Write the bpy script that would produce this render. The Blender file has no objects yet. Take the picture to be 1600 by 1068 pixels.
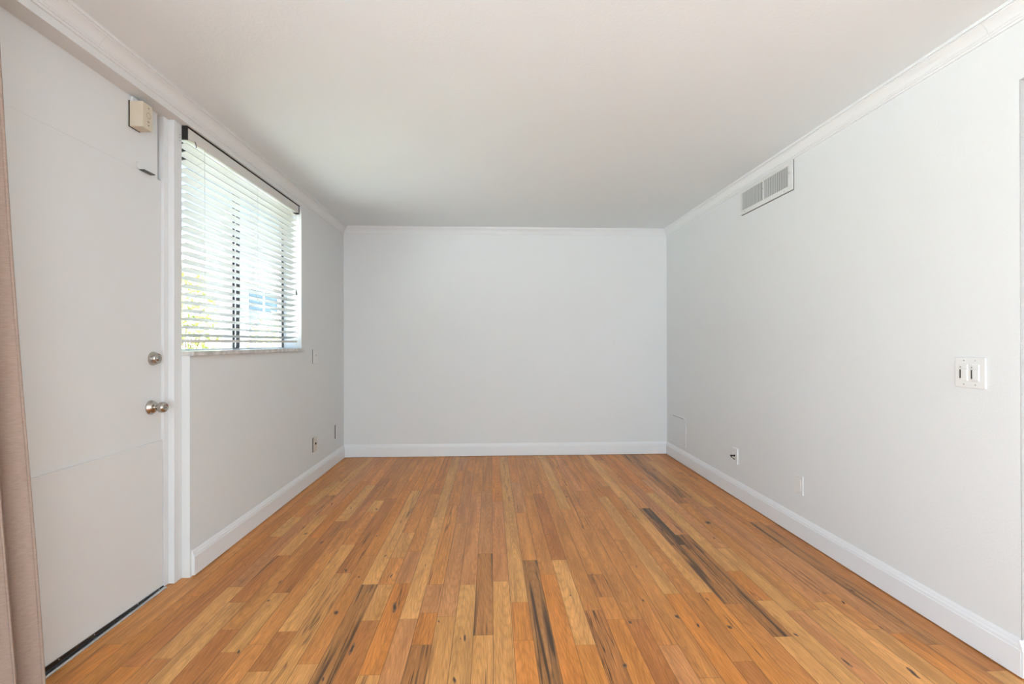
import bpy, bmesh, math, random
from mathutils import Vector, Matrix
S = bpy.context.scene
C = S.collection
# ------------------------------------------------------------------ camera
F_PX = 750.0
YAW, PITCH, ROLL = .0442, .0016, -.0016
cd = bpy.data.cameras.new('camera'); cam = bpy.data.objects.new('camera', cd); C.objects.link(cam)
fw = Vector((math.sin(YAW)*math.cos(PITCH), math.cos(YAW)*math.cos(PITCH), math.sin(PITCH)))
rt = Vector((math.cos(YAW), -math.sin(YAW), 0)); up = rt.cross(fw)
r2 = math.cos(ROLL)*rt + math.sin(ROLL)*up; u2 = -math.sin(ROLL)*rt + math.cos(ROLL)*up
M = Matrix((r2, u2, -fw)).transposed().to_4x4(); M.translation = (0, 0, 1.2)
cam.matrix_world = M
cd.sensor_fit = 'HORIZONTAL'; cd.sensor_width = 36; cd.lens = 36*F_PX/1600; cd.clip_start = .02
S.camera = cam
# ------------------------------------------------------------------ light
w = bpy.data.worlds.new('world'); S.world = w; w.use_nodes = True
wn = w.node_tree; bg = wn.nodes['Background']
sky = wn.nodes.new('ShaderNodeTexSky'); sky.sky_type = 'NISHITA'; sky.sun_disc = False
sky.sun_elevation = math.radians(58); sky.sun_rotation = math.radians(110)
wn.links.new(sky.outputs[0], bg.inputs[0]); bg.inputs[1].default_value = .58
sd = bpy.data.lights.new('sun', 'SUN'); sd.energy = 92; sd.angle = math.radians(.6); sd.color = (.87, .98, 1.11)
so = bpy.data.objects.new('sun', sd); C.objects.link(so)
so.rotation_euler = Vector((-.50, .22, -.84)).to_track_quat('-Z', 'Y').to_euler()
def area(name, loc, direction, sx, sy, power, col=(1, 1, 1)):
    l = bpy.data.lights.new(name, 'AREA'); l.shape = 'RECTANGLE'; l.size = sx; l.size_y = sy
    l.energy = power; l.color = col
    o = bpy.data.objects.new(name, l); C.objects.link(o); o.location = loc
    o.rotation_euler = Vector(direction).to_track_quat('-Z', 'Z').to_euler()
    return o
# daylight through the glazed patio opening in the left wall beside the camera;
# rear and side-room lamps are added fill, no source stands there
area('patio_daylight', (-1.60, -.85, 1.08), (1, .25, .12), 2.2, 2.0, 30, (.89, 1.02, 1.13))
area('rear_fill', (.2, -2.42, 1.15), (0, 1, .1), 3.0, 2.1, 94, (.88, 1.02, 1.13))
area('side_room_fill', (3.4, .6, 1.2), (-1, .1, -.05), 1.6, 2.0, 14, (.89, 1.02, 1.13))
S.view_settings.view_transform = 'Standard'; S.view_settings.look = 'None'
S.view_settings.gamma = 1; S.view_settings.use_curve_mapping = False
S.view_settings.exposure = 0.13

# ------------------------------------------------------------------ materials
def mat(name, col, rough=.5, metal=0, bump=None, spec=None, coat=0, emit=None):
    m = bpy.data.materials.new(name); m.use_nodes = True
    n = m.node_tree; b = n.nodes['Principled BSDF']
    b.inputs['Base Color'].default_value = (*col, 1); b.inputs['Roughness'].default_value = rough
    b.inputs['Metallic'].default_value = metal
    if spec is not None: b.inputs['Specular IOR Level'].default_value = spec
    if coat: b.inputs['Coat Weight'].default_value = coat
    if bump:
        sc, st, dist = bump
        tc = n.nodes.new('ShaderNodeTexCoord'); no = n.nodes.new('ShaderNodeTexNoise')
        no.inputs['Scale'].default_value = sc; no.inputs['Detail'].default_value = 4
        bp = n.nodes.new('ShaderNodeBump'); bp.inputs['Strength'].default_value = st; bp.inputs['Distance'].default_value = dist
        n.links.new(tc.outputs['Object'], no.inputs['Vector']); n.links.new(no.outputs['Fac'], bp.inputs['Height'])
        n.links.new(bp.outputs[0], b.inputs['Normal'])
    return m
def mottled(m, amount, scale, c2):
    n = m.node_tree; b = n.nodes['Principled BSDF']; c1 = b.inputs['Base Color'].default_value[:]
    tc = n.nodes.new('ShaderNodeTexCoord'); no = n.nodes.new('ShaderNodeTexNoise'); no.inputs['Scale'].default_value = scale
    no.inputs['Detail'].default_value = 5
    mx = n.nodes.new('ShaderNodeMix'); mx.data_type = 'RGBA'
    mr = n.nodes.new('ShaderNodeMapRange'); mr.inputs[1].default_value = .4; mr.inputs[2].default_value = .65; mr.inputs[4].default_value = amount
    n.links.new(tc.outputs['Object'], no.inputs['Vector']); n.links.new(no.outputs['Fac'], mr.inputs[0]); n.links.new(mr.outputs[0], mx.inputs[0])
    mx.inputs[6].default_value = c1; mx.inputs[7].default_value = (*c2, 1)
    n.links.new(mx.outputs[2], b.inputs['Base Color'])
    return m
M_WALL = mat('wall_paint', (.80, .81, .805), .62, bump=(130, .25, .003))
M_JAMB = mat('reveal_plaster', (.56, .55, .535), .8, bump=(220, .8, .004))  # coarse plaster of the right opening, darker than the wall paint
M_CEIL = mat('ceiling_paint', (.84, .885, .90), .8, bump=(90, .25, .003))
M_TRIM = mat('trim_paint', (.83, .84, .84), .38)
M_BASE = mat('baseboard_paint', (.86, .87, .88), .35)
M_DOOR = mat('door_paint', (.83, .835, .83), .42, bump=(60, .08, .002))
M_PLATE = mat('white_plastic', (.82, .81, .79), .35)
M_PLATE2 = mat('ivory_plastic', (.70, .64, .56), .4)
M_GAP = mat('dark_gap', (.06, .055, .05), .7)
M_BEIGE = mat('beige_plastic', (.73, .64, .50), .45)
M_BROWN = mat('brown_print', (.35, .25, .16), .6)
M_NICKEL = mat('worn_nickel', (.52, .48, .43), .22, 1)
M_DARKMETAL = mat('dark_metal', (.12, .11, .10), .4, .8)
M_ALU = mat('aluminium', (.6, .6, .6), .3, 1)
M_BLACK = mat('black_rubber', (.012, .013, .016), .14)
M_BRONZE = mat('bronze_and_slot_shade', (.018, .016, .014), .5)  # window frame tone, near-black; also colours the shade round the head rail
M_STILE = mat('grey_bronze', (.10, .10, .105), .5)
M_SLAT = mat('blind_slat', (.64, .615, .55), .45)
M_RAIL = mat('blind_rail', (.76, .74, .70), .45)
M_CORD = mat('blind_cord', (.55, .54, .50), .8)
M_TASSEL = mat('grey_tassel', (.16, .16, .15), .6)
M_SILL = mottled(mat('marble_sill', (.72, .70, .67), .3), .75, 22, (.42, .39, .36))
M_TRACK = mat('window_track', (.90, .91, .93), .35)
M_VENT = mat('vent_frame', (.76, .76, .74), .4)
M_FIN = mat('vent_fin', (.47, .47, .45), .45)
M_VOID = mat('duct_void', (.10, .10, .095), .8)
def slat_translucent():
    n = M_SLAT.node_tree; b = n.nodes['Principled BSDF']; out = n.nodes['Material Output']
    t = n.nodes.new('ShaderNodeBsdfTranslucent'); t.inputs[0].default_value = (.85, .80, .66, 1)
    mx = n.nodes.new('ShaderNodeMixShader'); mx.inputs[0].default_value = .12
    n.links.new(b.outputs[0], mx.inputs[1]); n.links.new(t.outputs[0], mx.inputs[2]); n.links.new(mx.outputs[0], out.inputs[0])
slat_translucent()
def glass():
    m = bpy.data.materials.new('window_glass'); m.use_nodes = True; n = m.node_tree
    n.nodes.remove(n.nodes['Principled BSDF']); out = n.nodes['Material Output']
    t = n.nodes.new('ShaderNodeBsdfTransparent'); g = n.nodes.new('ShaderNodeBsdfGlossy'); g.inputs['Roughness'].default_value = .02
    t.inputs[0].default_value = (.96, .98, .97, 1)
    mx = n.nodes.new('ShaderNodeMixShader'); mx.inputs[0].default_value = .06
    n.links.new(t.outputs[0], mx.inputs[1]); n.links.new(g.outputs[0], mx.inputs[2]); n.links.new(mx.outputs[0], out.inputs[0])
    return m
M_GLASS = glass()
def fabric():
    m = mat('curtain_linen', (.33, .245, .20), .9, spec=.15)
    n = m.node_tree; b = n.nodes['Principled BSDF']
    tc = n.nodes.new('ShaderNodeTexCoord'); mp = n.nodes.new('ShaderNodeMapping'); mp.inputs['Scale'].default_value = (60, 60, 420)
    no = n.nodes.new('ShaderNodeTexNoise'); no.inputs['Scale'].default_value = 1; no.inputs['Detail'].default_value = 3
    mx = n.nodes.new('ShaderNodeMix'); mx.data_type = 'RGBA'
    mx.inputs[6].default_value = (.26, .19, .155, 1); mx.inputs[7].default_value = (.46, .345, .28, 1)
    bp = n.nodes.new('ShaderNodeBump'); bp.inputs['Strength'].default_value = .3; bp.inputs['Distance'].default_value = .002
    n.links.new(tc.outputs['Object'], mp.inputs[0]); n.links.new(mp.outputs[0], no.inputs['Vector'])
    n.links.new(no.outputs['Fac'], mx.inputs[0]); n.links.new(mx.outputs[2], b.inputs['Base Color'])
    n.links.new(no.outputs['Fac'], bp.inputs['Height']); n.links.new(bp.outputs[0], b.inputs['Normal'])
    return m
M_CURTAIN = fabric()

# ------------------------------------------------------------------ mesh helpers
def box(bm, x0, x1, y0, y1, z0, z1):
    v = [bm.verts.new((x, y, z)) for x in (x0, x1) for y in (y0, y1) for z in (z0, z1)]
    for f in ((0, 1, 3, 2), (4, 6, 7, 5), (0, 4, 5, 1), (2, 3, 7, 6), (0, 2, 6, 4), (1, 5, 7, 3)):
        bm.faces.new([v[i] for i in f])
    return v
def prism(bm, prof, axis, a0, a1):
    """closed profile extruded along an axis; prof gives the other two coordinates in xyz order"""
    def P(p, a): return {'y': (p[0], a, p[1]), 'x': (a, p[0], p[1]), 'z': (p[0], p[1], a)}[axis]
    A = [bm.verts.new(P(p, a0)) for p in prof]; B = [bm.verts.new(P(p, a1)) for p in prof]
    k = len(prof)
    for i in range(k): bm.faces.new((A[i], A[(i+1) % k], B[(i+1) % k], B[i]))
    bm.faces.new(A[::-1]); bm.faces.new(B)
def lathe(bm, prof, origin, axis, seg=32):
    """prof: (radius, distance along axis)"""
    ax = Vector(axis).normalized(); e1 = ax.orthogonal().normalized(); e2 = ax.cross(e1); o = Vector(origin)
    rings = []
    for r, h in prof:
        if r < 1e-6: rings.append([bm.verts.new(o + ax*h)])
        else: rings.append([bm.verts.new(o + ax*h + r*(math.cos(2*math.pi*i/seg)*e1 + math.sin(2*math.pi*i/seg)*e2)) for i in range(seg)])
    for A, B in zip(rings, rings[1:]):
        for i in range(seg):
            j = (i+1) % seg
            if len(A) == 1 and len(B) == 1: continue
            if len(A) == 1: bm.faces.new((A[0], B[i], B[j]))
            elif len(B) == 1: bm.faces.new((A[i], B[0], A[j]))
            else: bm.faces.new((A[i], B[i], B[j], A[j]))
def tube(bm, pts, r, seg=10):
    pts = [Vector(p) for p in pts]; rings = []
    for i, p in enumerate(pts):
        d = (pts[min(i+1, len(pts)-1)] - pts[max(i-1, 0)]).normalized(); e1 = d.orthogonal().normalized(); e2 = d.cross(e1)
        rr = r[i] if isinstance(r, (list, tuple)) else r
        rings.append([bm.verts.new(p + rr*(math.cos(2*math.pi*k/seg)*e1 + math.sin(2*math.pi*k/seg)*e2)) for k in range(seg)])
    for A, B in zip(rings, rings[1:]):
        for k in range(seg): bm.faces.new((A[k], A[(k+1) % seg], B[(k+1) % seg], B[k]))
    bm.faces.new(rings[0][::-1]); bm.faces.new(rings[-1])
def obj(name, bm, m, parent=None, bevel=0, smooth=False, seg=2):
    bmesh.ops.recalc_face_normals(bm, faces=bm.faces)
    me = bpy.data.meshes.new(name); bm.to_mesh(me); bm.free()
    o = bpy.data.objects.new(name, me); C.objects.link(o)
    for k in (m if isinstance(m, list) else [m]): me.materials.append(k)
    if parent:
        o.parent = parent; o.matrix_parent_inverse = Matrix.Translation(-parent.location)
    if bevel:
        b = o.modifiers.new('bevel', 'BEVEL'); b.width = bevel; b.segments = seg; b.limit_method = 'ANGLE'; b.angle_limit = math.radians(40)
    if smooth:
        for p in me.polygons: p.use_smooth = True
    return o
def NB(): return bmesh.new()
def boxo(name, m, dims, parent=None, bevel=0):
    bm = NB(); box(bm, *dims); return obj(name, bm, m, parent, bevel)
def tag(o, label, cat, group=None):
    o['label'] = label; o['category'] = cat
    if group: o['group'] = group
    return o
def thing(name, label, cat, loc, group=None):
    o = bpy.data.objects.new(name, None); C.objects.link(o); o.location = loc; o.empty_display_size = .05
    return tag(o, label, cat, group)
def struct(o): o['kind'] = 'structure'; return o

def screw(parent, m, pts, axis=(1, 0, 0), r=.003, h=.001, name='screw'):
    for p in pts:
        bm = NB(); lathe(bm, [(0, h), (r*.9, h*.8), (r, -.001)], p, axis, 12); obj(name, bm, m, parent)
# ------------------------------------------------------------------ dimensions
XL, XR, YB, ZC = -1.5407, 1.8995, 5.107, 2.4185
YF = -2.5                       # wall behind the camera
ZH = 2.317                      # underside of the head over door and window
XD = -1.62                      # door face
YD0, YD1 = 1.53, 2.43           # door
YW0, YW1 = 2.53, 3.983          # window opening
XO = -1.72                      # outer face of the left wall
YE = 1.643                      # near end of the right wall

# ------------------------------------------------------------------ floor of single boards
PW, PX0 = .0815, .008
def bpx(x, y):
    d = r2*((x-800)/F_PX) - u2*((y-534)/F_PX) + fw
    t = -1.2/d.z
    return d.x*t, d.y*t
CR = {1: (400, 705, 6.667), 2: (600, 705, 6.667), 3: (800, 705, 6.667), 4: (1000, 705, 6.667), 5: (260, 830, 5.926), 6: (500, 830, 5.926),
      7: (750, 830, 5.926), 8: (1000, 800, 5.926), 9: (1230, 830, 5.926), 10: (140, 888, 5.926), 11: (60, 968, 4), 12: (440, 968, 4), 13: (820, 968, 4), 14: (1200, 968, 4)}
JOINTS = [(1, 1345, 275, 'M', 'R'), (1, 985, 795, 'R', 'M'), (1, 1195, 352, 'M', 'L'), (1, 1275, 512, 'M', 'L'), (1, 1210, 630, 'L', 'M'),
 (1, 805, 312, 'M', 'L'), (1, 570, 555, 'L', 'M'), (1, 690, 660, 'P', 'L'), (1, 420, 683, 'M', 'L'), (1, 205, 888, 'L', 'R'),
 (2, 270, 845, 'M', 'L'), (2, 810, 202, 'P', 'M'), (2, 895, 206, 'M', 'P'), (2, 980, 425, 'M', 'P'), (2, 1080, 410, 'M', 'P'),
 (3, 60, 320, 'M', 'P'), (3, 930, 90, 'R', 'M'), (3, 560, 605, 'L', 'M'),
 (4, 500, 480, 'G', 'P'), (4, 395, 540, 'G', 'M'), (4, 1190, 735, 'M', 'G'), (4, 90, 100, 'P', 'L'), (4, 55, 590, 'M', 'D'), (4, 435, 868, 'P', 'D'),
 (5, 870, 240, 'P', 'M'), (5, 1085, 222, 'L', 'R'), (5, 670, 655, 'R', 'L'), (5, 645, 512, 'P', 'L'), (5, 1060, 567, 'R', 'L'),
 (5, 1130, 925, 'L', 'R'), (5, 590, 910, 'M', 'R'),
 (6, 745, 245, 'L', 'M'), (6, 890, 182, 'M', 'P'), (6, 775, 480, 'P', 'O'), (6, 240, 385, 'R', 'L'), (6, 465, 490, 'L', 'G'), (6, 620, 490, 'M', 'L'),
 (6, 490, 825, 'L', 'R'), (6, 830, 810, 'L', 'P'), (6, 1040, 490, 'M', 'P'), (6, 1190, 785, 'P', 'L'), (6, 950, 1050, 'O', 'G'), (6, 1390, 490, 'P', 'L'),
 (6, 1510, 960, 'G', 'L'),
 (7, 195, 460, 'P', 'L'), (7, 365, 655, 'L', 'O'), (7, 410, 1008, 'O', 'O'), (7, 470, 265, 'M', 'D'), (7, 650, 395, 'M', 'O'), (7, 725, 262, 'R', 'L'),
 (7, 990, 1050, 'L', 'O'), (7, 1080, 397, 'M', 'R'), (7, 1050, 730, 'M', 'R'), (7, 1450, 815, 'M', 'R'), (7, 1250, 815, 'M', 'O'),
 (8, 300, 755, 'L', 'O'), (8, 660, 742, 'L', 'O'), (8, 890, 845, 'G', 'M'), (8, 890, 545, 'L', 'O'), (8, 1190, 815, 'O', 'L'), (8, 1560, 905, 'M', 'L'),
 (9, 30, 970, 'D', 'L'), (9, 380, 575, 'P', 'L'), (9, 820, 905, 'M', 'L'), (14, 1420, 319, 'R', 'L'),
 (10, 670, 835, 'L', 'M'), (10, 1310, 775, 'L', 'R'), (10, 930, 255, 'O', 'O'), (12, 170, 275, 'M', 'L'), (12, 550, 345, 'O', 'L'), (11, 1380, 322, 'R', 'L'),
 (13, 1310, 262, 'M', 'R'),
 (2, 740, 62, 'M', 'L'), (2, 1265, 55, 'M', 'L')]
TONE = {'L': (.70, .335, .108), 'M': (.64, .258, .070), 'O': (.64, .238, .052), 'R': (.53, .20, .055), 'D': (.43, .188, .060),
        'G': (.50, .212, .066), 'P': (.60, .255, .092)}
STREAK = {'L': .0, 'M': .08, 'O': .15, 'R': .3, 'D': 1.0, 'G': .85, 'P': .1}
KNOTS = [(6, 1340, 985, .014), (6, 1300, 990, .006), (12, 440, 180, .022), (12, 1080, 375, .012), (12, 260, 370, .009), (13, 625, 285, .014), (13, 1280, 45, .014),
 (13, 1080, 35, .008), (8, 625, 805, .010), (8, 28, 815, .008), (8, 540, 1045, .010), (8, 345, 965, .016), (7, 1450, 322, .008), (7, 1510, 638, .008), (7, 1040, 397, .008),
 (7, 838, 590, .006), (6, 525, 42, .009), (6, 660, 410, .012), (6, 605, 225, .010), (6, 975, 312, .007), (6, 1100, 832, .007), (6, 150, 750, .016), (5, 1050, 470, .011),
 (5, 945, 640, .009), (5, 1440, 100, .016), (5, 1290, 20, .014), (5, 800, 375, .006), (5, 730, 310, .006), (1, 990, 590, .010), (1, 1255, 600, .012), (1, 945, 187, .008),
 (2, 455, 692, .007), (2, 935, 885, .005), (2, 1190, 770, .007), (3, 265, 353, .009), (3, 325, 480, .009), (3, 1110, 268, .010), (3, 375, 862, .006), (3, 570, 470, .014),
 (4, 710, 740, .030), (4, 145, 190, .022), (4, 520, 255, .016), (4, 770, 900, .012), (9, 600, 545, .014), (9, 520, 655, .012), (14, 490, 265, .016), (14, 905, 330, .020),
 (9, 870, 890, .009), (10, 1380, 770, .011), (7, 1390, 840, .012), (6, 690, 700, .026), (1, 790, 545, .014), (9, 80, 955, .010), (6, 240, 360, .014), (6, 360, 420, .009)]
def build_floor():
    rnd = random.Random(11)
    cols = {}
    for c, x, y, a, b in JOINTS:
        ox, oy, s = CR[c]; X, Y = bpx(ox + x/s, oy + y/s)
        cols.setdefault(math.floor((X-PX0)/PW), []).append((Y, a, b))
    bm = NB(); uv = bm.loops.layers.uv.new('board')
    ct = bm.loops.layers.float_color.new('tone'); cr = bm.loops.layers.float_color.new('rand')
    def tone(k):
        base = TONE[k]; j = rnd.uniform(.92, 1.09); h = rnd.uniform(-.06, .06)
        return (base[0]*j, base[1]*j*(1+h*.6), base[2]*j*(1+h), 1)
    def quad(x0, x1, y0, y1, k):
        v = [bm.verts.new(p) for p in ((x0, y0, 0), (x1, y0, 0), (x1, y1, 0), (x0, y1, 0))]
        f = bm.faces.new(v); t = tone(k); q = (rnd.random(), rnd.random(), max(0, STREAK[k] + rnd.uniform(-.1, .1)), 1)
        L = y1-y0
        for l, (u, vv) in zip(f.loops, ((0, 0), (1, 0), (1, L), (0, L))):
            l[uv].uv = (u, vv); l[ct] = t; l[cr] = q
        return f
    kinds = ['M']*10 + ['O']*6 + ['L']*2 + ['P']*4
    for c in range(-23, 47):
        x0, x1 = max(PX0 + c*PW, XO), min(PX0 + (c+1)*PW, XR+1.8)
        ev = sorted(cols.get(c, []))
        # (Y, far tone, near tone); boards between joints
        segs = []; y = YF-.05 ; near = None
        pts = [(y, None, None)] + ev + [(YB+.08, None, None)]
        for (ya, fa, _), (yb, _, nb) in zip(pts, pts[1:]):
            far_of_a, near_of_b = fa, nb      # tone wanted next to each joint
            L = yb-ya
            n = max(1, int(L/1.15 + .3)) if far_of_a == near_of_b or not (far_of_a and near_of_b) else max(2, int(L/1.15 + .3))
            if L < .35: n = 1
            if L > .9 and n == 1 and not (far_of_a and near_of_b): n = 1 + (rnd.random() < .4)
            cuts = [ya] + sorted(ya + L*(i+rnd.uniform(-.22, .22))/n for i in range(1, n)) + [yb]
            for i in range(n):
                k = rnd.choice(kinds)
                if i == 0 and far_of_a: k = far_of_a
                if i == n-1 and near_of_b and not (n == 1 and far_of_a): k = near_of_b
                quad(x0, x1, cuts[i], cuts[i+1], k)
    # knots and pinholes: thin inlays of the same boards
    for c, x, y, r in KNOTS:
        ox, oy, s = CR[c]; X, Y = bpx(ox + x/s, oy + y/s)
        n = 14; a0 = rnd.random()
        for rr, mi, dz in ((r*1.0, 2, .0004), (r*.55, 1, .0006)):
            v = []
            for i in range(n):
                a = 2*math.pi*i/n; q = rr*(.75 + .3*math.sin(2*a+a0*6) + rnd.uniform(-.12, .12))
                v.append(bm.verts.new((X + q*.62*math.cos(a), Y + q*1.7*math.sin(a), dz)))
            f = bm.faces.new(v); f.material_index = mi
    m = bpy.data.materials.new('oak_boards'); m.use_nodes = True; n = m.node_tree; N = n.nodes.new; lk = n.links.new
    b = n.nodes['Principled BSDF']
    def math_(op, a, bb=None, cl=False):
        k = N('ShaderNodeMath'); k.operation = op; k.use_clamp = cl
        for i, q in enumerate((a, bb)):
            if q is None: continue
            if isinstance(q, (int, float)): k.inputs[i].default_value = q
            else: lk(q, k.inputs[i])
        return k.outputs[0]
    at = N('ShaderNodeAttribute'); at.attribute_name = 'tone'; ar = N('ShaderNodeAttribute'); ar.attribute_name = 'rand'
    sp = N('ShaderNodeSeparateColor'); lk(ar.outputs['Color'], sp.inputs[0])
    uvn = N('ShaderNodeUVMap'); uvn.uv_map = 'board'; su = N('ShaderNodeSeparateXYZ'); lk(uvn.outputs[0], su.inputs[0])
    def coords(sx, sy):
        cx = N('ShaderNodeCombineXYZ')
        lk(math_('ADD', math_('MULTIPLY', su.outputs[0], sx), math_('MULTIPLY', sp.outputs[0], 31)), cx.inputs[0])
        lk(math_('ADD', math_('MULTIPLY', su.outputs[1], sy), math_('MULTIPLY', sp.outputs[1], 47)), cx.inputs[1])
        lk(math_('MULTIPLY', sp.outputs[0], 13), cx.inputs[2])
        return cx.outputs[0]
    def noise(v, scale, detail=3, dist=0):
        k = N('ShaderNodeTexNoise'); lk(v, k.inputs['Vector']); k.inputs['Scale'].default_value = scale
        k.inputs['Detail'].default_value = detail; k.inputs['Distortion'].default_value = dist; return k.outputs['Fac']
    def rng(v, a, bb, c, d):
        k = N('ShaderNodeMapRange'); lk(v, k.inputs[0])
        for i, q in enumerate((a, bb, c, d)): k.inputs[i+1].default_value = q
        return k.outputs[0]
    fine = noise(coords(9, 5), 2.6, 5, .6)              # pores and fibres
    broad = noise(coords(1.2, 1.3), 1.7, 2, .3)         # slow tone change in a board
    # cathedral growth rings
    wc = N('ShaderNodeCombineXYZ')
    lk(math_('SUBTRACT', su.outputs[0], math_('ADD', math_('MULTIPLY', sp.outputs[0], 1.3), -.15)), wc.inputs[0])
    lk(math_('MULTIPLY', math_('SUBTRACT', su.outputs[1], math_('MULTIPLY', sp.outputs[1], 1.4)), 1.15), wc.inputs[1])
    wv = N('ShaderNodeTexWave'); wv.wave_type = 'RINGS'; wv.rings_direction = 'Z'; lk(wc.outputs[0], wv.inputs['Vector'])
    wv.inputs['Scale'].default_value = 3.4; wv.inputs['Distortion'].default_value = 2.6; wv.inputs['Detail'].default_value = 2; wv.inputs['Detail Scale'].default_value = 1.3
    v = math_('MULTIPLY', rng(fine, .3, .7, .77, 1.15), rng(broad, .3, .7, .84, 1.14))
    v = math_('MULTIPLY', v, rng(wv.outputs['Fac'], 0, .5, .91, 1.02))
    st = noise(coords(2.2, .85), 1.5, 4, .9)            # mineral streaks
    sm = math_('MULTIPLY', rng(math_('ADD', st, math_('MULTIPLY', sp.outputs[2], .09)), .56, .70, 0, .93), math_('ADD', sp.outputs[2], .13), True)
    mul = N('ShaderNodeMix'); mul.data_type = 'RGBA'; mul.blend_type = 'MULTIPLY'; mul.inputs[0].default_value = 1
    gr = N('ShaderNodeCombineColor'); lk(v, gr.inputs[0]); lk(math_('POWER', v, 1.15), gr.inputs[1]); lk(math_('POWER', v, 1.4), gr.inputs[2])
    lk(at.outputs['Color'], mul.inputs[6]); lk(gr.outputs[0], mul.inputs[7])
    mx = N('ShaderNodeMix'); mx.data_type = 'RGBA'; lk(sm, mx.inputs[0]); lk(mul.outputs[2], mx.inputs[6]); mx.inputs[7].default_value = (.085, .045, .026, 1)
    # cracks and dark veins that run along some boards
    vn = noise(coords(1.5, .42), 1.3, 3, .8); ms = noise(coords(.7, .6), 1.1, 1)
    line = rng(math_('ABSOLUTE', math_('SUBTRACT', vn, .52)), .003, .016, 1, 0)
    gate = math_('MULTIPLY', rng(ms, .50, .58, 0, 1), math_('ADD', rng(sp.outputs[1], .45, .55, 0, .6), sp.outputs[2]), True)
    mv = N('ShaderNodeMix'); mv.data_type = 'RGBA'; lk(math_('MULTIPLY', line, gate), mv.inputs[0]); lk(mx.outputs[2], mv.inputs[6]); mv.inputs[7].default_value = (.07, .034, .018, 1)
    mx = mv
    # seams between boards
    e = math_('MINIMUM', su.outputs[0], math_('SUBTRACT', 1, su.outputs[0]))
    seam = rng(e, .006, .028, .6, 0)
    endm = rng(su.outputs[1], .001, .003, .4, 0)
    sj = math_('MAXIMUM', seam, endm)
    mx2 = N('ShaderNodeMix'); mx2.data_type = 'RGBA'; lk(sj, mx2.inputs[0]); lk(mx.outputs[2], mx2.inputs[6]); mx2.inputs[7].default_value = (.07, .035, .018, 1)
    lk(mx2.outputs[2], b.inputs['Base Color'])
    lk(rng(fine, .3, .7, .34, .46), b.inputs['Roughness'])
    b.inputs['Specular IOR Level'].default_value = .3
    bp = N('ShaderNodeBump'); bp.inputs['Strength'].default_value = .25; bp.inputs['Distance'].default_value = .0006
    lk(math_('SUBTRACT', fine, math_('MULTIPLY', sj, 2)), bp.inputs['Height']); lk(bp.outputs[0], b.inputs['Normal'])
    mk = mat('oak_knot', (.075, .038, .022), .45); mk2 = mottled(mat('oak_knot_halo', (.27, .12, .05), .42), .8, 160, (.17, .075, .035))
    o = obj('floor', bm, [m, mk, mk2])
    # every board faces up
    for p in o.data.polygons:
        if p.normal.z < 0: p.flip()
    bmx = o.modifiers.new('slab', 'SOLIDIFY'); bmx.thickness = .02; bmx.offset = -1
    return struct(o)
build_floor()

# ------------------------------------------------------------------ room shell
struct(boxo('ceiling', M_CEIL, (XO, XR+2.2, YF-.15, YB+.15, ZC, ZC+.22)))
bm = NB()
box(bm, XO, XL, YF, -2.0, 0, ZC); box(bm, XO, XL, .30, YD0, 0, ZC); box(bm, XO, XL, -2.0, .30, 2.10, ZC)   # around the patio opening
box(bm, XO, XL, YD0, YW1, ZH, ZC)                     # head over door and window
box(bm, XO, XD-.045, YD0, YD1+.010, 1.985, ZH)         # behind the transom panel
box(bm, XO, XL, YW0, YW1, 0, 1.134)                   # under the window
box(bm, XO, XL, YW1, YB, 0, ZC)                       # beyond the window
struct(obj('wall_left', bm, M_WALL))
struct(boxo('wall_back', M_WALL, (XO, XR+.14, YB, YB+.14, 0, ZC)))
bm = NB()
box(bm, XR, XR+.13, YE, YB, 0, ZC); box(bm, XR, XR+.13, -.9, YE, 2.143, ZC); box(bm, XR, XR+.13, YF, -.9, 0, ZC)
struct(obj('wall_right', bm, M_WALL))
bm = NB()
box(bm, XO, XR+2.2, YF-.14, YF, 0, ZC)
struct(obj('wall_front', bm, M_WALL))
bm = NB()
box(bm, XR+1.75, XR+1.88, YF, YE+.6, 0, ZC); box(bm, XR+.13, XR+1.75, YE+.45, YE+.6, 0, ZC)
struct(obj('wall_side', bm, M_WALL))

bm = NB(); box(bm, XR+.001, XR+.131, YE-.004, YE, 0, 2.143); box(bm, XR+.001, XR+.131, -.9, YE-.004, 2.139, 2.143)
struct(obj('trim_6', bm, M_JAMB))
# ------------------------------------------------------------------ mouldings
crown = [(0, 2.3488), (.007, 2.3488), (.009, 2.3535), (.0085, 2.3575), (.013, 2.359), (.0145, 2.3625), (.0135, 2.366), (.0165, 2.369),
         (.019, 2.376), (.0235, 2.384), (.030, 2.392), (.037, 2.398), (.0435, 2.402), (.0435, 2.4065), (.0515, 2.4065), (.0515, ZC), (0, ZC)]
base = [(0, .005), (.015, .005), (.015, .099), (.0125, .1015), (.0125, .105), (.0115, .112), (.008, .119), (.0075, .1225), (.005, .128), (.003, .133), (0, .133)]
def run_y(name, prof, x, sgn, parts, m):
    bm = NB()
    for a, b in parts: prism(bm, [(x + sgn*p, z) for p, z in prof], 'y', a, b)
    return struct(obj(name, bm, m))
def run_x(name, prof, y, parts, m):
    bm = NB()
    for a, b in parts: prism(bm, [(y - p, z) for p, z in prof], 'x', a, b)
    return struct(obj(name, bm, m))
run_y('trim_1', crown, XL, 1, [(YF, 1.945), (1.946, YB)], M_TRIM)
run_x('trim_2', crown, YB, [(XL+.001, XR-.001)], M_TRIM)
run_y('trim_3', crown, XR, -1, [(YF, 1.7345), (1.7355, YB)], M_TRIM)
run_y('baseboard_left', base, XL, 1, [(2.545, YB)], M_BASE)
run_x('baseboard_back', base, YB, [(XL+.001, XR-.001)], M_BASE)
run_y('baseboard_right', base, XR, -1, [(YE-.012, YB)], M_BASE)
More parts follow.
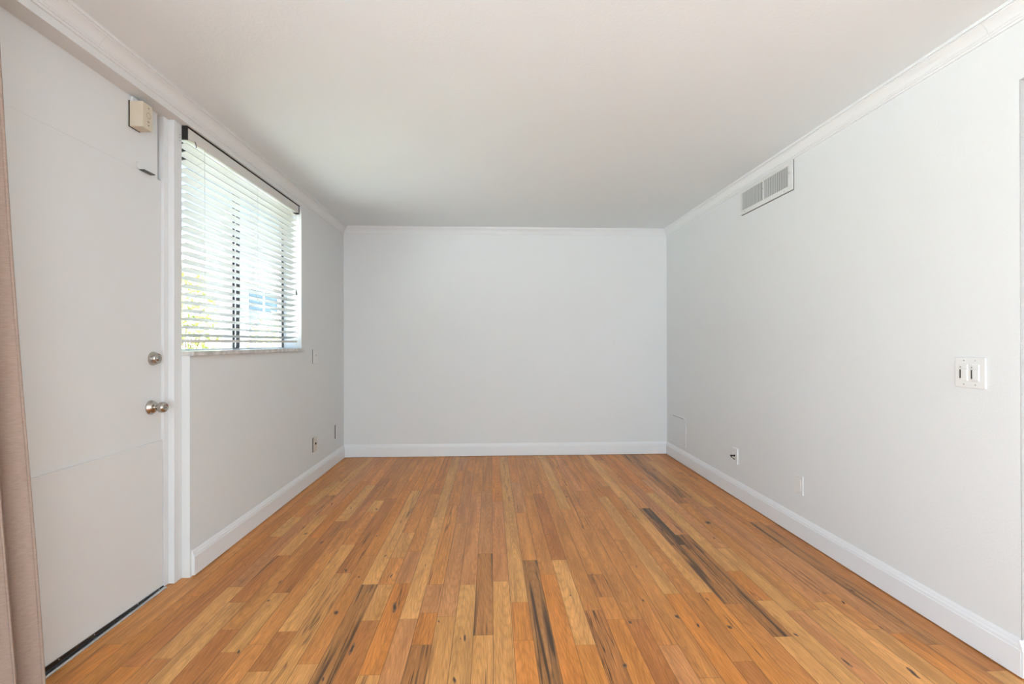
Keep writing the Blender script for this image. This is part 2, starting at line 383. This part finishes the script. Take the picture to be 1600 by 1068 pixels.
bm = NB(); prism(bm, [(YE - .004 - p, z) for p, z in base], 'x', XR-.014, XR+.13)
struct(obj('baseboard_side', bm, M_BASE))

# door frame: stepped jamb, mullion post, soffit, transom panel
bm = NB()
box(bm, XO, -1.608, YD1+.007, 2.470, .001, ZH)
box(bm, XO+.001, -1.580, 2.470, YW0, .001, ZH)
box(bm, XD-.04, -1.617, YD1+.006, YD1+.012, .001, 2.0)
box(bm, XO+.002, XD-.042, YD1-.03, YD1+.009, .001, 1.984)
o = struct(obj('trim_4', bm, M_TRIM, bevel=.0015))
bm = NB(); box(bm, XD-.04, XD-.0012, YD0, 2.412, 1.9995, ZH)
struct(obj('trim_5', bm, M_DOOR, bevel=.001))
screw(o, M_GAP, [(-1.58, 2.515, z) for z in (2.232, 2.247, 2.262)], r=.0024, h=.0006, name='nail_hole')

# ------------------------------------------------------------------ door
door = struct(bpy.data.objects.new('door_1', None)); C.objects.link(door); door.location = (XD, YD0, 0); door['label'] = 'white flush entry door behind the curtain'
boxo('door_slab', M_DOOR, (XD-.04, XD, YD0+.004, YD1+.0045, .006, 1.999), door, .0006)
bm = NB(); box(bm, XD+.0001, XD+.0080, YD0+.006, YD1+.003, .010, .726)
obj('kick_panel', bm, M_DOOR, door, .001)
bm = NB()
A = [(XD+.0082, .004), (XD+.013, .004)]
v = [bm.verts.new(p) for p in ((XD+.0082, YD0+.006, .003), (XD+.0135, YD0+.006, .003), (XD+.0135, YD1+.003, .003), (XD+.0082, YD1+.003, .003),
     (XD+.0082, YD0+.006, .040), (XD+.0135, YD0+.006, .040), (XD+.0135, YD1+.003, .011), (XD+.0082, YD1+.003, .011))]
for f in ((0, 1, 2, 3), (4, 5, 6, 7), (0, 1, 5, 4), (1, 2, 6, 5), (2, 3, 7, 6), (3, 0, 4, 7)): bm.faces.new([v[i] for i in f])
sw = obj('door_sweep', bm, M_BLACK, door); sw['label'] = 'black strip along the foot of the door'
screw(sw, M_ALU, [(XD+.0135, y, z) for y, z in ((1.86, .026), (2.02, .021), (2.26, .015), (2.40, .009))])
bm = NB(); ky, kz = 2.361, .895
lathe(bm, [(0, 0), (.034, 0), (.0345, .003), (.033, .007), (.029, .010), (.028, .016), (.025, .020), (.017, .0225), (.0115, .023), (.0105, .030), (.0125, .036),
           (.020, .040), (.0245, .047), (.0258, .056), (.0245, .064), (.020, .071), (.013, .0745), (.012, .073), (.006, .073), (0, .0735)], (XD, ky, kz), (1, 0, 0), 40)
kn = obj('door_knob', bm, M_NICKEL, door, smooth=True); kn['label'] = 'round nickel door knob below the deadbolt'
bm = NB(); box(bm, XD+.0733, XD+.0745, ky-.0008, ky+.0008, kz-.004, kz+.004); obj('keyhole', bm, M_DARKMETAL, kn)
bm = NB(); ky, kz = 2.376, 1.127
lathe(bm, [(0, 0), (.0325, 0), (.033, .003), (.031, .010), (.026, .022), (.0245, .026), (.022, .028), (.0205, .0265), (.011, .0265), (.0105, .028), (0, .0285)], (XD, ky, kz), (1, 0, 0), 40)
db = obj('deadbolt', bm, M_NICKEL, door, smooth=True); db['label'] = 'round nickel deadbolt above the knob'
bm = NB(); box(bm, XD+.028, XD+.0295, ky-.001, ky+.001, kz-.005, kz+.005); obj('keyhole', bm, M_DARKMETAL, db)
bm = NB(); prism(bm, [(XD-.03, 0), (-1.592, 0), (-1.590, .003), (-1.597, .007), (XD+.0145, .0075), (XD+.014, .0025), (XD-.03, .0025)], 'y', YD0+.001, YD1+.004)
th = obj('threshold', bm, M_ALU); tag(th, 'narrow metal threshold strip on the floor under the white door', 'threshold')

# small catch at the top of the door
t = thing('door_catch', 'small white catch plate with dark underside at the door head', 'door catch', (XD, 2.28, 2.0))
boxo('base_tab', M_TRIM, (XD, XD+.004, 2.272, 2.288, 2.004, 2.034), t, .0008)
boxo('catch_plate', M_TRIM, (XD, XD+.024, 2.288, 2.362, 2.004, 2.008), t, .0005)
b_ = boxo('shaded_strike', M_DARKMETAL, (XD+.0005, XD+.0225, 2.289, 2.361, 2.0005, 2.004), t)  # dark metal and the shade under the catch put into one plate
# alarm box
t = thing('alarm_box', 'beige plastic alarm box mounted above the white door', 'alarm box', (XD, 2.224, 2.174))
ab = boxo('housing', M_BEIGE, (XD+.003, -1.560, 2.224, 2.289, 2.174, 2.289), t, .003)
boxo('back_plate', M_DARKMETAL, (XD, XD+.003, 2.2225, 2.2905, 2.1725, 2.2905), t)
bm = NB()
for k in range(28):
    a = 2*math.pi*k/28; a2 = 2*math.pi*(k+1)/28
    q = [(.0115, a), (.0115, a2), (.0135, a2), (.0135, a)]
    bm.faces.new([bm.verts.new((-1.5594, 2.262 + r*math.cos(x), 2.238 + r*math.sin(x))) for r, x in q])
box(bm, -1.5598, -1.5590, 2.253, 2.268, 2.208, 2.2105); box(bm, -1.5598, -1.5590, 2.259, 2.262, 2.205, 2.213)
obj('button_ring', bm, M_BROWN, t)
screw(t, M_DARKMETAL, [(-1.56, 2.262, z) for z in (2.272, 2.193)])
boxo('mount_tab', M_TRIM, (XD, XD+.012, 2.232, 2.262, 2.2895, 2.312), t, .001)
boxo('slot', M_GAP, (XD+.0121, XD+.016, 2.258, 2.276, 2.2895, 2.2925), t)

# ------------------------------------------------------------------ window
win = struct(bpy.data.objects.new('window_1', None)); C.objects.link(win); win.location = (-1.69, YW0, 1.16); win['label'] = 'bronze framed sliding window behind the white blind'
def bar(name, m, y0, y1, z0, z1, x0=-1.712, x1=-1.682): return boxo(name, m, (x0, x1, y0, y1, z0, z1), win, .001)
bm = NB()
box(bm, -1.715, -1.683, YW0+.001, YW0+.028, 1.20, 2.26); box(bm, -1.693, -1.683, 3.966, YW1-.001, 1.161, 2.26)
box(bm, -1.718, -1.683, YW0+.001, YW1-.001, 2.20, ZH-.001)  # head made deep to keep daylight out of the slot above the blind
obj('window_frame', bm, M_BRONZE, win)
bm = NB(); box(bm, -1.713, -1.676, YW0+.001, YW1-.001, 1.1595, 1.1635); box(bm, -1.694, -1.690, YW0+.001, YW1-.001, 1.1635, 1.169)
obj('bottom_track', bm, M_TRACK, win, .001)
bar('sliding_stile', M_BRONZE, 3.228, 3.250, 1.169, 2.2, -1.696, -1.688)
bar('meeting_stile', M_STILE, 3.300, 3.345, 1.169, 2.2, -1.712, -1.704)
bm = NB(); box(bm, -1.674, -1.668, 3.20, 3.26, 1.166, 1.174); obj('latch', bm, M_BLACK, win)
boxo('pane', M_GLASS, (-1.6935, -1.6915, YW0+.028, 3.228, 1.164, 2.2), win)
boxo('pane', M_GLASS, (-1.709, -1.706, 3.252, 3.966, 1.164, 2.2), win)
o = boxo('window_sill', M_SILL, (-1.714, -1.522, YW0, 4.003, 1.1345, 1.159), win, .003); o['label'] = 'marble sill'

# blind
t = thing('window_blind', 'cream horizontal slat blind hanging in the window recess', 'blind', (-1.59, 2.55, 1.2))
Y0, Y1 = 2.548, 3.952
bm = NB(); prism(bm, [(-1.617, 2.302), (-1.617, 2.256), (-1.562, 2.256), (-1.562, 2.302), (-1.565, 2.302), (-1.565, 2.259), (-1.614, 2.259), (-1.614, 2.302)], 'y', Y0, Y1+.008)
obj('head_rail', bm, M_RAIL, t)
bm = NB(); prism(bm, [(-1.5615, 2.308), (-1.5615, 2.254), (-1.556, 2.254), (-1.556, 2.308)], 'y', Y0-.004, Y1+.012)
obj('valance', bm, M_RAIL, t, .001)
bm = NB(); PIT = .0428; ZT = 2.228; NS = 24; TH = math.radians(15.6); HW = .0238
for i in range(NS):
    zc = ZT - i*PIT; pts = []
    for k in range(7):
        s = -HW + 2*HW*k/6; c = .0022*(1-(s/HW)**2)
        pts.append((s, c))
    prof = pts + [(s, c-.003) for s, c in pts[::-1]]
    # inner edge up, outer edge down
    P = [(-1.590 + s*math.cos(TH) - c*math.sin(TH), zc + s*math.sin(TH) + c*math.cos(TH)) for s, c in prof]
    prism(bm, P, 'y', Y0, Y1)
sl = obj('slats', bm, M_SLAT, t)
bm = NB(); box(bm, -1.655, -1.553, YW0+.001, YW1-.001, 2.3105, ZH-.001)
box(bm, -1.640, -1.5565, YW0+.001, Y0-.005, 2.246, 2.3105); box(bm, -1.640, -1.5565, Y1+.013, YW1-.001, 2.246, 2.3105)
o = obj('slot_shade', bm, M_BRONZE, t)  # dark pieces added for the shade in the slot round the head rail
bm = NB(); prism(bm, [(-1.615, 1.2035), (-1.565, 1.2035), (-1.563, 1.212), (-1.565, 1.2205), (-1.615, 1.2205), (-1.617, 1.212)], 'y', Y0, Y1)
obj('bottom_rail', bm, M_RAIL, t)
for y in (2.70, 3.30, 3.865):
    bm = NB()
    for x in (-1.5645, -1.6155): tube(bm, [(x, y, 2.256), (x, y, 1.212)], .0009, 6)
    for i in range(NS):
        zc = ZT - i*PIT - .0035
        tube(bm, [(-1.5645, y, zc+.0102), (-1.6155, y, zc-.0102)], .0006, 5)
    obj('ladder_cord', bm, M_CORD, t)
bm = NB(); tube(bm, [(-1.558, 3.915, 2.256), (-1.5555, 3.916, 2.0), (-1.5555, 3.917, 1.62)], .001, 6)
lc = obj('lift_cord', bm, M_CORD, t)
bm = NB(); lathe(bm, [(0, 0), (.003, 0), (.004, -.012), (.0075, -.032), (.007, -.040), (0, -.041)], (-1.5555, 3.917, 1.625), (0, 0, 1), 14)
obj('tassel', bm, M_TASSEL, lc, smooth=True)
bm = NB(); tube(bm, [(-1.557, 2.598, 2.262), (-1.553, 2.600, 2.256), (-1.553, 2.606, 2.236), (-1.556, 2.608, 2.232)], .0022, 8)
obj('wand_hook', bm, M_TASSEL, t)

# ------------------------------------------------------------------ things on the left wall
def plate_left(name, label, cat, y0, y1, z0, z1, m, th=.006, gap=.006):
    t = thing(name, label, cat, (XL, (y0+y1)/2, z0))
    boxo('gap_shade', M_GAP, (XL, XL+gap, y0-.002, y1-.003, z0-.001, z1-.003), t)  # dark box painted in as the shadow gap behind the plate
    boxo('cover_plate', m, (XL+gap, XL+gap+th, y0, y1, z0, z1), t, .0022)
    return t
t = plate_left('light_switch', 'white switch plate on the wall right of the window', 'switch', 4.226, 4.330, 1.022, 1.152, M_PLATE, .007, .002)
boxo('rocker', M_PLATE, (XL+.0088, XL+.0108, 4.252, 4.304, 1.060, 1.116), t, .0008)
boxo('indicator', M_FIN, (XL+.0107, XL+.0112, 4.262, 4.294, 1.090, 1.098), t)
t = plate_left('cable_jack', 'ivory jack plate with a dark hole low on the left wall', 'wall plate', 4.224, 4.296, .256, .382, M_PLATE2)
bm = NB(); lathe(bm, [(0, .003), (.004, .003), (.0045, .006), (.0095, .006), (.0105, -.001)], (XL+.012, 4.258, .325), (1, 0, 0), 18); obj('socket', bm, M_BLACK, t, smooth=True)
screw(t, M_NICKEL, [(XL+.012, 4.258, z) for z in (.366, .272)])
t = plate_left('blank_plate', 'narrow blank white plate beside the back corner of the left wall', 'wall plate', 4.818, 4.888, .256, .390, M_PLATE)
screw(t, M_PLATE, [(XL+.012, 4.853, z) for z in (.372, .274)])

# ------------------------------------------------------------------ things on the right wall
t = thing('access_panel', 'square white access panel in the far corner of the right wall', 'access panel', (XR, 4.8, .168))
bm = NB()
for d in ((4.598, 5.036, .446, .458), (4.598, 5.036, .168, .180), (4.598, 4.612, .180, .446), (5.022, 5.036, .180, .446)): box(bm, XR-.005, XR, *d)
obj('frame', bm, M_WALL, t, .001)
boxo('panel', M_WALL, (XR-.0035, XR, 4.614, 5.020, .182, .443), t, .0008)
boxo('hinge_slot', M_GAP, (XR-.0042, XR, 4.66, 4.93, .4432, .4458), t)
t = thing('cable_plate', 'white cable plate with a black coax connector on the right wall', 'wall plate', (XR, 3.65, .26))
boxo('cover_plate', M_PLATE, (XR-.009, XR, 3.608, 3.684, .261, .382), t, .002)
bm = NB(); lathe(bm, [(0, 0), (.008, 0), (.008, .006), (.0048, .006), (.0048, .022), (.0065, .022), (.0065, .034), (0, .034)], (XR-.009, 3.648, .322), (-1, 0, .05), 14)
cx = obj('coax_connector', bm, M_BLACK, t)
bm = NB(); tube(bm, [(XR-.040, 3.648, .324), (XR-.036, 3.640, .312), (XR-.028, 3.632, .303), (XR-.018, 3.626, .297)], .0035, 8)
obj('cable_stub', bm, M_BLACK, cx)
t = thing('blank_plate', 'white blank plate low on the right wall, nearer than the cable plate', 'wall plate', (XR, 2.88, .265))
boxo('cover_plate', M_PLATE, (XR-.006, XR, 2.840, 2.922, .266, .382), t, .002)
boxo('insert', M_PLATE, (XR-.0075, XR-.006, 2.862, 2.900, .290, .358), t, .0006)
screw(t, M_FIN, [(XR-.006, 2.881, z) for z in (.276, .372)], (-1, 0, 0))
t = thing('dimmer_switch', 'white double dimmer switch plate near the right end of the wall', 'switch', (XR, 1.817, 1.017))
boxo('cover_plate', M_PLATE, (XR-.0065, XR, 1.757, 1.879, 1.018, 1.140), t, .003)
for yc in (1.8415, 1.7955):
    d = boxo('dimmer', M_PLATE, (XR-.0085, XR-.0065, yc-.0168, yc+.0168, 1.0455, 1.1125), t, .0008)
    boxo('rocker', M_PLATE, (XR-.0115, XR-.0085, yc-.0158, yc+.0085, 1.0475, 1.092), d, .0012)
    boxo('slider_slot', M_BLACK, (XR-.0093, XR-.0085, yc+.0102, yc+.0148, 1.055, 1.090), d)
    boxo('cap', M_PLATE, (XR-.0102, XR-.0085, yc-.0158, yc+.0085, 1.094, 1.1105), d, .0008)
    bm = NB(); lathe(bm, [(0, .0008), (.0018, .0006), (.002, -.0005)], (XR-.0085, yc+.0125, 1.100), (-1, 0, 0), 10); obj('indicator', bm, M_DARKMETAL, d)
    screw(t, M_FIN, [(XR-.0065, yc, z) for z in (1.1265, 1.0315)], (-1, 0, 0))
# vent
t = thing('air_vent', 'white air vent grille under the crown moulding of the right wall', 'vent', (XR, 3.24, 2.158))
vy0, vy1, vz0, vz1 = 2.926, 3.551, 2.158, 2.346
iy0, iy1, iz0, iz1 = 2.967, 3.530, 2.190, 2.319
bm = NB()
for d in ((vy0, vy1, vz0, iz0), (vy0, vy1, iz1, vz1), (vy0, iy0, iz0, iz1), (iy1, vy1, iz0, iz1), (3.243, 3.257, iz0, iz1)): box(bm, XR-.011, XR-.003, *d)
obj('frame', bm, M_VENT, t, .0012)
boxo('gap_shade', M_GAP, (XR-.003, XR, vy0-.002, vy1-.006, vz0-.003, vz1), t)  # dark sheet painted in as the shadow line round the vent frame
boxo('duct_back', M_VOID, (XR-.0034, XR-.003, iy0, iy1, iz0, iz1), t)
bm = NB(); n = 28
for k in range(n):
    y = iy0 + (k+.5)*(iy1-iy0)/n
    if abs(y-3.25) < .010: continue
    a = .75
    dx, dy = .0022, .0040
    prism(bm, [(XR-.0072+dx, y-dy-.0004), (XR-.0072+dx, y-dy+.0006), (XR-.0072-dx, y+dy+.0006), (XR-.0072-dx, y+dy-.0004)], 'z', iz0, iz1)
obj('fins', bm, M_FIN, t)
bm = NB(); box(bm, XR-.018, XR-.011, 2.950, 2.956, 2.262, 2.276); obj('damper_lever', bm, M_FIN, t, .001)
screw(t, M_DARKMETAL, [(XR-.011, 3.49, 2.173), (XR-.011, 3.01, 2.173), (XR-.011, 3.25, 2.268)], (-1, 0, 0))

# ------------------------------------------------------------------ curtain
def curtain():
    t = thing('curtain', 'taupe linen curtain panel hanging at the left edge beside the door', 'curtain', (-1.47, 1.2, 0))
    bm = NB(); NY, NZ = 240, 50; rows = []
    for j in range(NZ+1):
        z = .006 + (2.27-.006)*j/NZ
        edge = 1.640 - .0695*z
        row = []
        for i in range(NY+1):
            d = .95*i/NY                  # distance along the cloth from its leading edge
            per = .088 - .006*z/2.27
            ph = 2*math.pi*(d-.027)/per + .25*math.sin(z*1.7 + d*9)*min(1, d/.1)
            am = .031*(1-.22*z/2.3)*(.8+.2*math.cos(d*11))
            x = -1.462 + am*math.cos(ph) + .004*math.sin(z*3+d*20)
            y = edge - d + .013*math.sin(2*ph)
            row.append(bm.verts.new((x, y, z)))
        rows.append(row)
    for j in range(NZ):
        for i in range(NY): bm.faces.new((rows[j][i], rows[j][i+1], rows[j+1][i+1], rows[j+1][i]))
    o = obj('cloth', bm, M_CURTAIN, t, smooth=True)
    sm = o.modifiers.new('cloth', 'SOLIDIFY'); sm.thickness = .003
    bm = NB(); tube(bm, [(-1.462, .45, 2.285), (-1.462, 1.42, 2.285)], .012, 16)
    r = obj('curtain_rod', bm, M_DARKMETAL); tag(r, 'dark curtain rod carrying the taupe curtain on the left wall', 'curtain rod')
    for y in (.55, 1.38):
        bm = NB(); tube(bm, [(XL, y, 2.285), (-1.474, y, 2.285)], .007, 10); obj('bracket', bm, M_DARKMETAL, r)
curtain()

# ------------------------------------------------------------------ outside the window
M_GROUND = mottled(mat('pale_paving', (.76, .75, .71), .85), .5, 3, (.68, .67, .63))
M_LAWN = mottled(mat('dry_lawn', (.26, .25, .20), .9), .8, 4, (.31, .29, .24))
M_STUCCO = mat('pale_stucco', (.46, .455, .42), .85, bump=(40, .3, .01))
M_BLUEGLASS = mat('blue_pane', (.05, .10, .15), .2)
M_ROOF = mat('roof_tile', (.45, .40, .36), .8)
M_POST = mat('lilac_grey_post', (.42, .42, .46), .6)
M_LEAF = mottled(mat('yellow_green_leaf', (.50, .48, .12), .6), .8, 6, (.22, .32, .07))
M_STEM = mat('stem', (.2, .14, .09), .8)
struct(boxo('ground', M_LAWN, (-40, -4.6, -25, 45, -.26, -.16)))  # kept dark so less ground light reaches the right wall
struct(boxo('bounce_path', M_GROUND, (-4.6, XO-.001, -25, 45, -.25, -.15)))  # unseen pale strip added to bounce sun up through the blind
struct(boxo('patio', M_GROUND, (-5, 6, -14, YF-.141, -.25, -.02)))
hb = thing('neighbour_house', 'pale stucco house with a blue window seen through the blind', 'house', (-9, 14, -.15))
bm = NB(); box(bm, -13, -8, 6, 30, -.149, 3.2); obj('wall', bm, M_STUCCO, hb)
bm = NB(); prism(bm, [(-13.6, 3.2), (-7.4, 3.2), (-7.4, 3.32), (-10.5, 4.9), (-13.6, 3.32)], 'y', 5.5, 30.5); obj('roof', bm, M_ROOF, hb)
for y0, y1, z0, z1 in ((16.1, 18.3, 1.2, 3.0), (24, 26, 1.0, 2.4), (9, 10.4, 1.0, 2.4)):
    bm = NB()
    for d in ((y0-.08, y0, z0-.08, z1+.08), (y1, y1+.08, z0-.08, z1+.08), (y0, y1, z0-.08, z0), (y0, y1, z1, z1+.08), ((y0+y1)/2-.03, (y0+y1)/2+.03, z0, z1)): box(bm, -8, -7.93, *d)
    f = obj('window_frame', bm, M_TRACK, hb); boxo('window_pane', M_BLUEGLASS, (-8.0, -7.97, y0, y1, z0, z1), f)
bm = NB(); box(bm, -3.06, -2.94, 5.60, 5.72, -.149, 2.7); box(bm, -3.09, -2.91, 5.57, 5.75, -.149, .05); box(bm, -3.08, -2.92, 5.58, 5.74, 2.55, 2.7)
tag(obj('porch_post', bm, M_POST, bevel=.005), 'grey porch post standing outside the window', 'post')
def shrub(x, y, h, r, seed, label):
    t = thing('shrub', label, 'shrub', (x, y, -.15), 'shrubs outside the window')
    rnd = random.Random(seed); bm = NB(); st = NB()
    for k in range(7):
        a = rnd.uniform(0, 6.28); q = r*rnd.uniform(.2, .7)
        tube(st, [(x+.03*math.cos(a), y+.03*math.sin(a), -.149), (x+.4*q*math.cos(a), y+.4*q*math.sin(a), h*.45), (x+q*math.cos(a), y+q*math.sin(a), h*.85)], [.014, .010, .004], 6)
    for k in range(1500):
        while True:
            p = Vector((rnd.uniform(-1, 1), rnd.uniform(-1, 1), rnd.uniform(-1, 1)))
            if p.length < 1: break
        c = Vector((x + p.x*r, y + p.y*r, h*.58 + p.z*h*.48))
        d = Vector((rnd.uniform(-1, 1), rnd.uniform(-1, 1), rnd.uniform(-.3, 1))).normalized(); e = d.orthogonal().normalized()
        L = rnd.uniform(.06, .12)
        bm.faces.new([bm.verts.new(c + q) for q in (-d*L*.1, e*L*.22 + d*L*.4, d*L, -e*L*.22 + d*L*.4)])
    obj('foliage', bm, M_LEAF, t); obj('stems', st, M_STEM, t)
shrub(-3.7, 6.0, 2.0, .55, 3, 'yellow green shrub outside the window nearest the grey post')
shrub(-3.6, 4.85, 1.9, .5, 5, 'yellow green shrub outside the near half of the window')
shrub(-5.6, 12.6, 1.9, .6, 8, 'yellow green shrub outside standing before the pale house')
